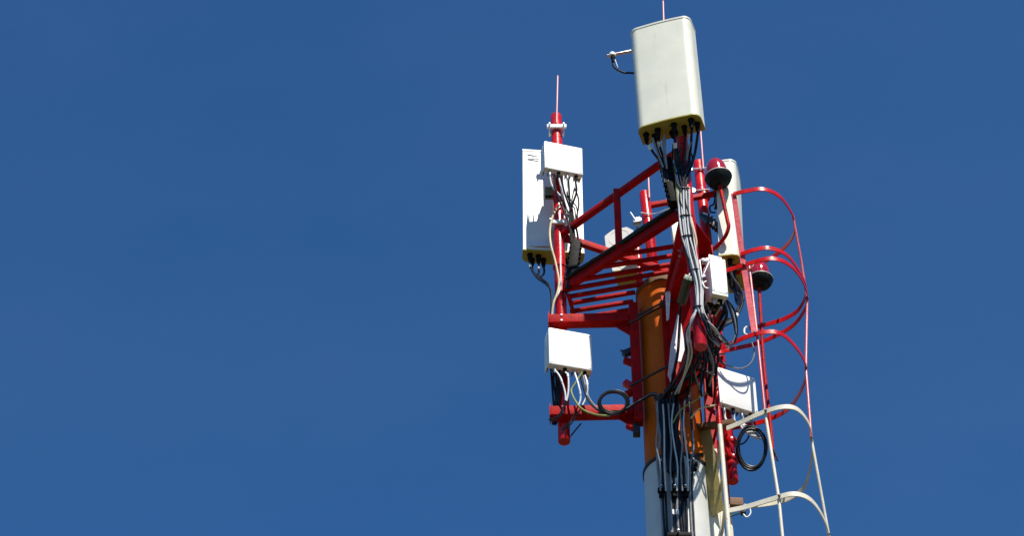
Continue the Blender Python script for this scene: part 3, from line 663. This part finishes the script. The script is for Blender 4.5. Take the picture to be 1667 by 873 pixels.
# big antenna jumpers
L1, G1 = '%s black jumper from the left under the big front antenna', 'jumpers under the big front antenna'
tgt = [(1077, 268), (1080, 268), (1083, 266), (1112, 300), (1109, 305), (1112, 305), (1115, 302), (1117, 300)]
for i, e in enumerate(e2):
    x, y, dy = pxof(e); tx, ty = tgt[i]
    mid = ((x * .62 + tx * .38) + random.uniform(-2, 2), y * .55 + ty * .45, -1.10)
    cable([(x, y - 2, dy), mid, (tx, ty, -1.07), (tx + 5, ty + 30, -1.06)], .011, L1 % orders(e2)[i], G1, tapes=(.18,) if i in (0, 2, 4) else ())
L2, G2 = 'pale grey jumper cable beside the black ones under the big front antenna', 'pale jumpers under the big front antenna'
for (x, y, tx, ty) in ((1062, 224, 1080, 272), (1082, 220, 1086, 275), (1080, 222, 1084, 268), (1126, 226, 1117, 262)):
    cable([(x, y, -1.2), ((x + tx) / 2 - 1, (y + ty) / 2, -1.14), (tx, ty, -1.09)], .0085, L2, G2, GCABLE, jit=.5)
# the cable bunch down pipe B
L3, G3 = 'grey cable in the bunch strapped down the pipe under the big front antenna', 'bunch of grey cables on the front pipe'
LB3, GB3 = 'black cable in the bunch strapped down the pipe under the big front antenna', 'bunch of black cables on the front pipe'
spine = [(1112, 305), (1114, 340), (1118, 380), (1124, 410), (1131, 435), (1137, 465), (1138, 500)]
perm = [1, 0, 2, 4, 3, 5, 7, 6, 8]
for i in range(9):
    o = (i - 4) * 2.3; o2 = (perm[i] - 4) * 2.3; g = i % 2 == 0
    path = []
    for k, (x, y) in enumerate(spine):
        sq = 1 - .45 * max(0, (k - 2)) / 4
        path.append((x + (o if k < 3 else o2) * sq + random.uniform(-1.1, 1.1), y, -1.075 - .012 * (1 - abs(i - 4) / 4) * 1.5 - (.01 if g else 0)))
    fan = [(1128, 520, -1.07), (1120, 545, -1.0), (1124, 575, -.9), (1118, 605, -.7), (1102, 640, -.45)] if i < 3 else \
          ([(1146, 525, -1.07), (1158, 548, -1.0), (1172, 562, -.8)] if i < 6 else [(1150, 518, -1.07), (1165, 538, -1.02), (1180, 556, -.8), (1185, 566, -.5)])
    path += [(x + random.uniform(-3, 3), y + random.uniform(-2, 2), d + random.uniform(-.02, .02)) for x, y, d in fan]
    cable(path, .0075 if g else .0088, L3 if g else LB3, G3 if g else GB3, PCABLE if g else CABLE)
tie = thing('cable_ties', V(1119, 350, -1.08), 'thin black ties binding the cable bunch on the front pipe', 'cable tie')
for (x, y) in ((1114, 308), (1115, 352), (1119, 385), (1132, 440), (1137, 500)):
    w = 12 if y < 430 else 8
    tube('tie', [V(x - w, y + 1, -1.07), V(x, y - 2, -1.115), V(x + w, y - 1, -1.07)], .006, RUBBER, tie, 8, 5)
for n_, (px, m) in enumerate((([(1098, 250, -1.06), (1100, 290, -1.08), (1103, 325, -1.08), (1107, 345, -1.07)], OCABLE), ([(1125, 355, -1.08), (1130, 375, -1.09), (1134, 395, -1.08), (1131, 410, -1.06)], CCABLE))):
    cable(px, .0075, ('thin yellow-green wire hanging down the front pipe beside the black unit', 'thin cream wire bowed out right of the grey cable bunch')[n_], None, m)
# AB beam cable
for k in range(3):
    a = pl(AB0, .038) ; b = pl(AB1, .038); n = Vector((-(b - a).y, (b - a).x, 0)).normalized()
    P = [a + (b - a) * t + n * (-.018 - .012 * k + random.uniform(-.006, .006)) + UPZ * (.012 + .02 * (k % 2) + random.uniform(-.004, .006)) for t in rng(9, .04, .97)]
    cable(None, .016, 'thick black cable lying along the front beam of the platform', 'cables on the front platform beam', pts=P, sub=4)
# RRU A top jumpers
L4, G4 = '%s jumper from the left under the upper left radio unit', 'jumpers under the upper left radio unit'
for i, e in enumerate(q1):
    x, y, dy = pxof(e)
    tx = (914, 918, 924, 935)[i]; ty = (345, 350, 340, 330)[i]
    cable([(x, y - 3, dy), (x + (4, 3, 2, -3)[i], y + 16, dy + .02), (tx, ty - 22, -.15), (tx + 8, ty + 5, -.13), (931, 385 + i * 2, -.12), (934, 410, -.12), (930, 440, -.13), (925, 470, -.11)], .0068, L4 % orders(q1)[i], G4, CABLE, jit=1.2, sleeve=.28)
L5, G5 = 'black cable in the tangle between the upper left radio unit and the platform corner', 'black tangle beside the left pipe'
for i in range(4):
    x0 = 903 + i * 11; tx = 933 + random.uniform(-5, 7)
    cable([(x0, 290 + i, -.2), (x0 + random.uniform(-3, 6), 312, -.18), ((x0 + tx) / 2 + random.uniform(-6, 6), 345, -.13), (tx, 385, -.12), (tx + random.uniform(-4, 4), 425, -.13), (926 + random.uniform(-4, 6), 470, -.12)], .0085, L5, G5, jit=1.5)
for k in range(3):
    cable([(924 + 8 * k, 318 - 5 * k, -.13), (932, 330 + 4 * k, -.15), (941 - 5 * k, 340, -.12), (938, 365 + 4 * k, -.1), (925, 350 - 6 * k, -.1)], .005, 'thin black wire looping right of the left pipe under the upper radio unit', 'thin wires right of the left pipe', jit=2)
obj_u = thing('cable_gland_box', V(890, 315, -.05), 'small dark box behind the upper left radio unit, left of the pipe', 'box')
obox('housing', V(887, 317, -.02), Vector((.075, 0, 0)), Vector((0, .06, 0)), UPZ * .10, FIN, obj_u, .005)
for k in range(3): lathe('gland', V(890 + 5 * k, 318, .0), -UPZ, [(0, .012), (.025, .012), (.03, .007)], RUBBER, obj_u, 10)
# cream cable along mast A
cable([(914, 330, -.07), (905, 342, -.075), (898, 358, -.08), (895, 378, -.08), (897, 400, -.09), (903, 422, -.085), (908, 445, -.08), (910, 462, -.08), (907, 478, -.085), (901, 495, -.08), (898, 520, -.06)], .009, 'cream cable snaking down the left pipe', None, CCABLE)
cable([(912, 420, -.085), (913, 445, -.085), (912, 470, -.08), (906, 484, -.08)], .0065, 'thin white wire on the front of the left pipe', None, TAPE)
# antenna A bottom jumpers
for i, e in enumerate(e1[:4]):
    x, y, dy = pxof(e)
    cable([(x, y - 3, dy), (x + 1, y + 10, dy), (874 + 3 * i, 452 + i, .12), (889 + i, 463, .05), (897, 474 + i, -.0), (898, 500, -.02), (897, 524, -.03), (901, 560, .05)], .009, '%s black jumper from the left under the left antenna' % orders(e1[:4])[i], 'jumpers under the left antenna', tapes=(.12,) if i in (0, 1) else ())
for i, e in enumerate(e1[4:]):
    x, y, dy = pxof(e)
    cable([(x, y - 3, dy), (x - 2, y + 9, dy), (936 - 4 * i, 446, .08), (926, 462, 0), (922, 478, -.07)], .009, 'black jumper from the right half of the left antenna to the platform corner', 'right jumpers under the left antenna')
# RRU A lower jumpers
L6, G6 = '%s pale jumper with white tag from the left under the lower left radio unit', 'jumpers under the lower left radio unit'
ends6 = [[(912, 615), (920, 640), (919, 658), (908, 678), (893, 684)], [(925, 614), (925, 640), (920, 660), (910, 680), (896, 687)],
         [(942, 628), (945, 650), (938, 668), (926, 690), (914, 700)], [(956, 625), (955, 645), (944, 668), (930, 690), (915, 702)]]
for i, e in enumerate(q2):
    x, y, dy = pxof(e)
    cable([(x, y - 4, dy)] + [(a, b, -.22 + .02 * k) for k, (a, b) in enumerate(ends6[i])], .006, L6 % orders(q2)[i], G6, CABLE, tapes=((.24,), (.18,), (.3,), (.22,))[i], sleeve=.55)
for i, px in enumerate(([(949, 607, -.2), (936, 625, -.2), (931, 640, -.2), (945, 665, -.22), (970, 676, -.22), (992, 678, -.2)], [(945, 615, -.2), (953, 640, -.2), (962, 660, -.22), (985, 674, -.2), (1000, 674, -.18)], [(948, 612, -.2), (958, 648, -.2), (975, 668, -.2), (990, 672, -.19)])):
    cable(px, .0075, 'slim cable curving from the lower left radio unit towards the black coil', 'cables towards the black coil', (OCABLE, CABLE, GCABLE)[i], jit=1)
for i in range(5):
    x = 896 + i * 4.5
    cable([(x, 592 + i, -.12), (x + 1, 620, -.08), (900 + i * 3, 650, -.06), (903 + i * 2, 676, .0), (900 + i, 692, .03)], .0085, 'black cable dropping behind the lower left radio unit along the pipe', 'black cables behind the lower left radio unit', jit=1.5)
cable([(946, 690, -.05), (936, 702, -.03), (928, 712, -.04)], .006, 'thin black wire end hanging under the lower left arm', None)
# coil near the lower arm
def coil(c, rx, ry, n, turns, label, group, r=.0095, tilt=0.0, dy=-.2):
    for k in range(turns):
        P = []
        ox, oy = random.uniform(-2, 2), random.uniform(-2, 2); a = rx * random.uniform(.9, 1.06); b = ry * random.uniform(.9, 1.06)
        for i in range(n + 1):
            w = 2 * math.pi * i / n + .2 * k; P.append(V(c[0] + ox + a * math.cos(w), c[1] + oy + b * math.sin(w), dy - .01 * k + .03 * math.sin(w)))
        cable(None, r, label, group, pts=P, sub=3)
coil((1000, 656), 24, 18, 14, 5, 'black cable loop of the coil hung on the lower left arm', 'coil on the lower left arm')
for i in range(3):
    cable([(1012, 672 - i, -.2), (1028, 662 - i, -.24), (1045, 650 + i, -.28), (1062, 641 + i, -.32), (1073, 645 + 2 * i, -.32), (1077, 660, -.32)], .009, 'black cable running from the coil on the lower left arm round the pole', 'cables from coil to pole', GCABLE if i == 1 else CABLE)
# cables on the pole front
L7, G7 = 'black feeder cable running down the front of the pole', 'black feeders on the pole'
L8, G8 = 'pale grey feeder cable running down the front of the white pole', 'grey feeders on the pole'
xs = [1081, 1084, 1089, 1096, 1100, 1104, 1107, 1112, 1116, 1121, 1129, 1132]
random.seed(3)
for i, xb in enumerate(xs):
    g = i in (0, 3, 6, 10)
    top = [(1070 + i * 3.2, 648, -.33), (1072 + i * 3.0, 680, -.35), (1074 + i * 3.2, 715, -.35), (1073 + i * 4.1, 750, -.32)]
    if i > 9: top = [(1112 + i, 640, -.36), (1114 + i, 690, -.34), (1117 + i, 730, -.32), (1121 + i * .5, 760, -.3)]
    P = [V(x + random.uniform(-3, 3), y, dy + random.uniform(-.02, .01)) for x, y, dy in top]
    off = (xb - 1106) / 212.
    yy = -math.sqrt(max(.0, .262 ** 2 - min(abs(off), .2) ** 2)) - .012
    for y in (795, 835, 873, 905): P.append(V(xb - (905 - y) * .055 + random.uniform(-.8, .8), y, yy + random.uniform(-.012, .004)))
    last = P[-1]
    for z in (10, 6, 2, .3): P.append(Vector((last.x, last.y - (last.z - z) * .0075, z)))
    cable(None, random.choice((.0075, .0085, .010)), L8 if g else L7, G8 if g else G7, GCABLE if g else CABLE, pts=P, sub=4, tapes=(.36, .47) if i in (4, 6) else ())
# the dark swags from the B arm
for i, px in enumerate(([(1120, 560, -.9), (1118, 590, -.75), (1095, 628, -.5), (1078, 648, -.38), (1074, 670, -.36)], [(1140, 585, -.8), (1125, 612, -.6), (1100, 632, -.45), (1084, 645, -.38), (1080, 680, -.36)],
                        [(1150, 600, -.6), (1132, 620, -.5), (1112, 640, -.42), (1095, 652, -.38), (1090, 690, -.36)], [(1128, 520, -1.0), (1117, 540, -.95), (1118, 570, -.9), (1126, 600, -.7), (1120, 640, -.45), (1106, 660, -.38)],
                        [(1170, 560, -.6), (1150, 580, -.55), (1128, 600, -.5), (1104, 616, -.42), (1082, 640, -.36)], [(1135, 600, -.6), (1118, 650, -.4), (1110, 690, -.36), (1112, 720, -.34)], [(1112, 470, -.9), (1106, 520, -.6), (1104, 580, -.55), (1090, 630, -.42)],
                        [(1140, 560, -.95), (1130, 600, -.7), (1108, 625, -.5), (1092, 650, -.4), (1084, 690, -.37)], [(1130, 580, -.8), (1112, 615, -.55), (1098, 645, -.42), (1098, 690, -.37), (1096, 730, -.34)])):
    cable(px, .0115, 'black cable swagging from the front pipe across to the pole', 'swags from front pipe to pole', jit=1.5)
for i in range(7):
    cable([(1068 + i * 5.5, 640 + random.uniform(-6, 6), -.37), (1072 + i * 5, 665, -.39), (1078 + i * 4.2, 700, -.38), (1080 + i * 4.4, 735, -.35), (1082 + i * 4.5, 770, -.33)], .0125, 'thick black cable bunched on the orange part of the pole', 'bunched cables on the orange pole', jit=2.5)
cable([(1150, 640, -.4), (1128, 655, -.42), (1108, 668, -.42), (1095, 690, -.4)], .0065, 'thin yellow-green wire slung across the pole from the ladder', None, OCABLE)
cable([(1168, 660, -.36), (1156, 662, -.36), (1146, 664, -.36), (1136, 668, -.36), (1124, 682, -.36)], .007, 'thin cream wire tied between ladder and pole cables', None, CCABLE)
# clamps on the pole cables
for (y, xs0, yo) in ((795, ((1076, 10), (1098, 9), (1116, 10)), -.29), (752, ((1078, 9), (1128, 14)), -.29), (868, ((1104, 36),), -.28)):
    for (x, w) in xs0:
        h = thing('cable_clamp', V(x, y, yo), 'black clamp holding the cables on the white pole', 'clamp', 'clamps on the pole cables')
        obox('block', V(x - w / 2, y + 5, yo - .015), Vector((w / 200, 0, 0)), Vector((0, .035, 0)), UPZ * .035, RUBBER, h, .004)
        obox('block', V(x - w / 2 + 2, y + 13, yo - .02), Vector((w / 260, 0, 0)), Vector((0, .03, 0)), UPZ * .03, RUBBER, h, .004)
        lathe('bolt', V(x, y, yo - .015), Vector((0, -1, .2)), [(0, .009), (.03, .009), (.032, .005)], STEEL, h, 8)
# right antenna jumpers
L9, G9 = 'black jumper hanging in a thick bend under the edge-on antenna', 'jumpers under the edge-on antenna'
for i, e in enumerate(e3):
    x, y, dy = pxof(e)
    cable([(x, y - 3, dy), (x + 2, y + 14, dy), (1208 - i, 478 + 5 * i, .35), (1206 - 2 * i, 500 + 3 * i, .3), (1194, 518 + i, .25), (1180, 522 + 2 * i, .2), (1166, 540, .1)], .0125, L9, G9, tapes=(.62,) if i in (1, 3) else (), jit=1)
for i in range(3):
    cable([(1180, 482 + i, -.9), (1188 + 4 * i, 505, -.85), (1196 + i * 2, 535, -.8), (1198 - i, 552, -.78), (1190, 561, -.76), (1176, 556 - 2 * i, -.74), (1164, 540, -.74)], .0085, 'black cable looping below the narrow radio unit', 'loops below the narrow radio unit', GCABLE if i == 1 else CABLE, jit=1)
for i in range(4):
    cable([(1172 + i * 2, 492, -.85), (1176 + i * 3, 505 + 2 * i, -.8), (1166 + 4 * i, 530, -.7), (1152 + 5 * i, 552, -.6), (1142 + 4 * i, 578, -.5)], .010, 'black cable behind the narrow radio unit', 'cables behind the narrow radio unit', jit=2)
cable([(1224, 558, .3), (1228, 575, .3), (1222, 592, .3), (1208, 600, .3), (1190, 598, .3), (1175, 590, .3)], .006, 'thin grey wire sagging between cage and radio unit', None, GCABLE)
cable([(1216, 532, .0), (1212, 536, .0), (1212, 543, .0), (1217, 546, .0)], .008, 'short white wire hook on the cage strap', None, TAPE)
cable([(1160, 305, .4), (1164, 318, .38), (1162, 332, .38), (1156, 336, .38), (1157, 345, .38), (1165, 346, .38)], .008, 'dark wire curl dangling under the upper warning light', None)
for i in range(2): cable([(1164 + 3 * i, 306, .4), (1168, 322, .38), (1167 - 3 * i, 340, .38)], .010, 'short dark cable tail under the upper warning light', 'cable tails under the upper light')
# RRU right-lower jumpers and coil
for i, e in enumerate(q4):
    x, y, dy = pxof(e)
    cable([(x, y - 4, dy), (x + 3, y + 14, dy + .02), (1203 + 4 * i, 690 + i, .34), (1210 + 5 * i, 700, .34), (1232 + 2 * i, 715, .34)], .009, '%s pale jumper from the left under the caged radio unit' % orders(q4)[i], 'jumpers under the caged radio unit', TAPE if i < 3 else GCABLE)
coil((1224, 729), 23, 35, 16, 4, 'black cable loop of the coil hanging below the caged radio unit', 'coil below the caged radio unit', .0085, dy=.36)
cable([(1196, 716, .42), (1205, 724, .4), (1215, 718, .38), (1222, 704, .36)], .007, 'thin black wire curving in front of the lower coil', None)
cable([(1258, 732, .2), (1262, 740, .2), (1266, 751, .2)], .007, 'short black wire tail beside the cage strap', None)
cable([(1150, 836, .3), (1158, 844, .32), (1172, 848, .35), (1186, 842, .4), (1204, 836, .4)], .0075, 'dark green wire looping behind the ladder foot of view', None, mat('green_wire', (.01, .07, .05), .4))
for i in range(4):
    cable([(1130 + 6 * i, 505 + 4 * i, -.6), (1138 + 6 * i, 525, -.55), (1150 + 4 * i, 560, -.5), (1148 + 5 * i, 600, -.45), (1150 + 4 * i, 640 + 4 * i, -.3)], .010, 'black cable running behind the front pipe end towards the ladder', 'cables behind the front pipe end', jit=2)
# ------------------------------------------------------------------ loose strands in the middle of the head
random.seed(21)
for i in range(16):
    x0, y0 = random.uniform(1128, 1150), random.uniform(470, 520); x1, y1 = random.uniform(1128, 1182), random.uniform(575, 650)
    mx, my = (x0 + x1) / 2 + random.uniform(-14, 18), (y0 + y1) / 2 + random.uniform(-8, 22)
    k = i % 4 == 0
    cable([(x0, y0, -.98), (x0 + random.uniform(-6, 10), y0 + 28, -.92), (mx, my, -.75), (mx + random.uniform(-8, 8), my + 24, -.6), (x1, y1, -.45)], random.choice((.006, .0075, .009)),
          'loose pale strand in the tangle below the grey cable bunch' if k else 'loose black strand in the tangle below the grey cable bunch', 'pale strands in the middle tangle' if k else 'black strands in the middle tangle', GCABLE if k else CABLE)
for i in range(6):
    x0 = 1096 + 6 * i
    cable([(x0, 235 + 3 * i, -1.08), (x0 + random.uniform(-6, 6), 262, -1.1), (1106 + random.uniform(-8, 10), 290, -1.1), (1110 + random.uniform(-6, 8), 325, -1.1), (1118 + random.uniform(-8, 8), 372, -1.09), (1128 + random.uniform(-6, 6), 425, -1.09)], .0065,
          'thin black wire trailing over the front pipe beneath the big antenna', 'wires over the front pipe', CABLE)
for i in range(6):
    x0 = 1070 + i * 9
    cable([(x0, 655 + random.uniform(-8, 8), -.40), (x0 + random.uniform(-4, 4), 690, -.41), (x0 + random.uniform(-2, 5), 725, -.39), (x0 + 3 + random.uniform(-2, 4), 760, -.36), (x0 + 5, 800, -.32)], .0062,
          'thin pale strand wandering over the black cables on the pole', 'pale strands on the pole cables', PCABLE if i % 2 else GCABLE)
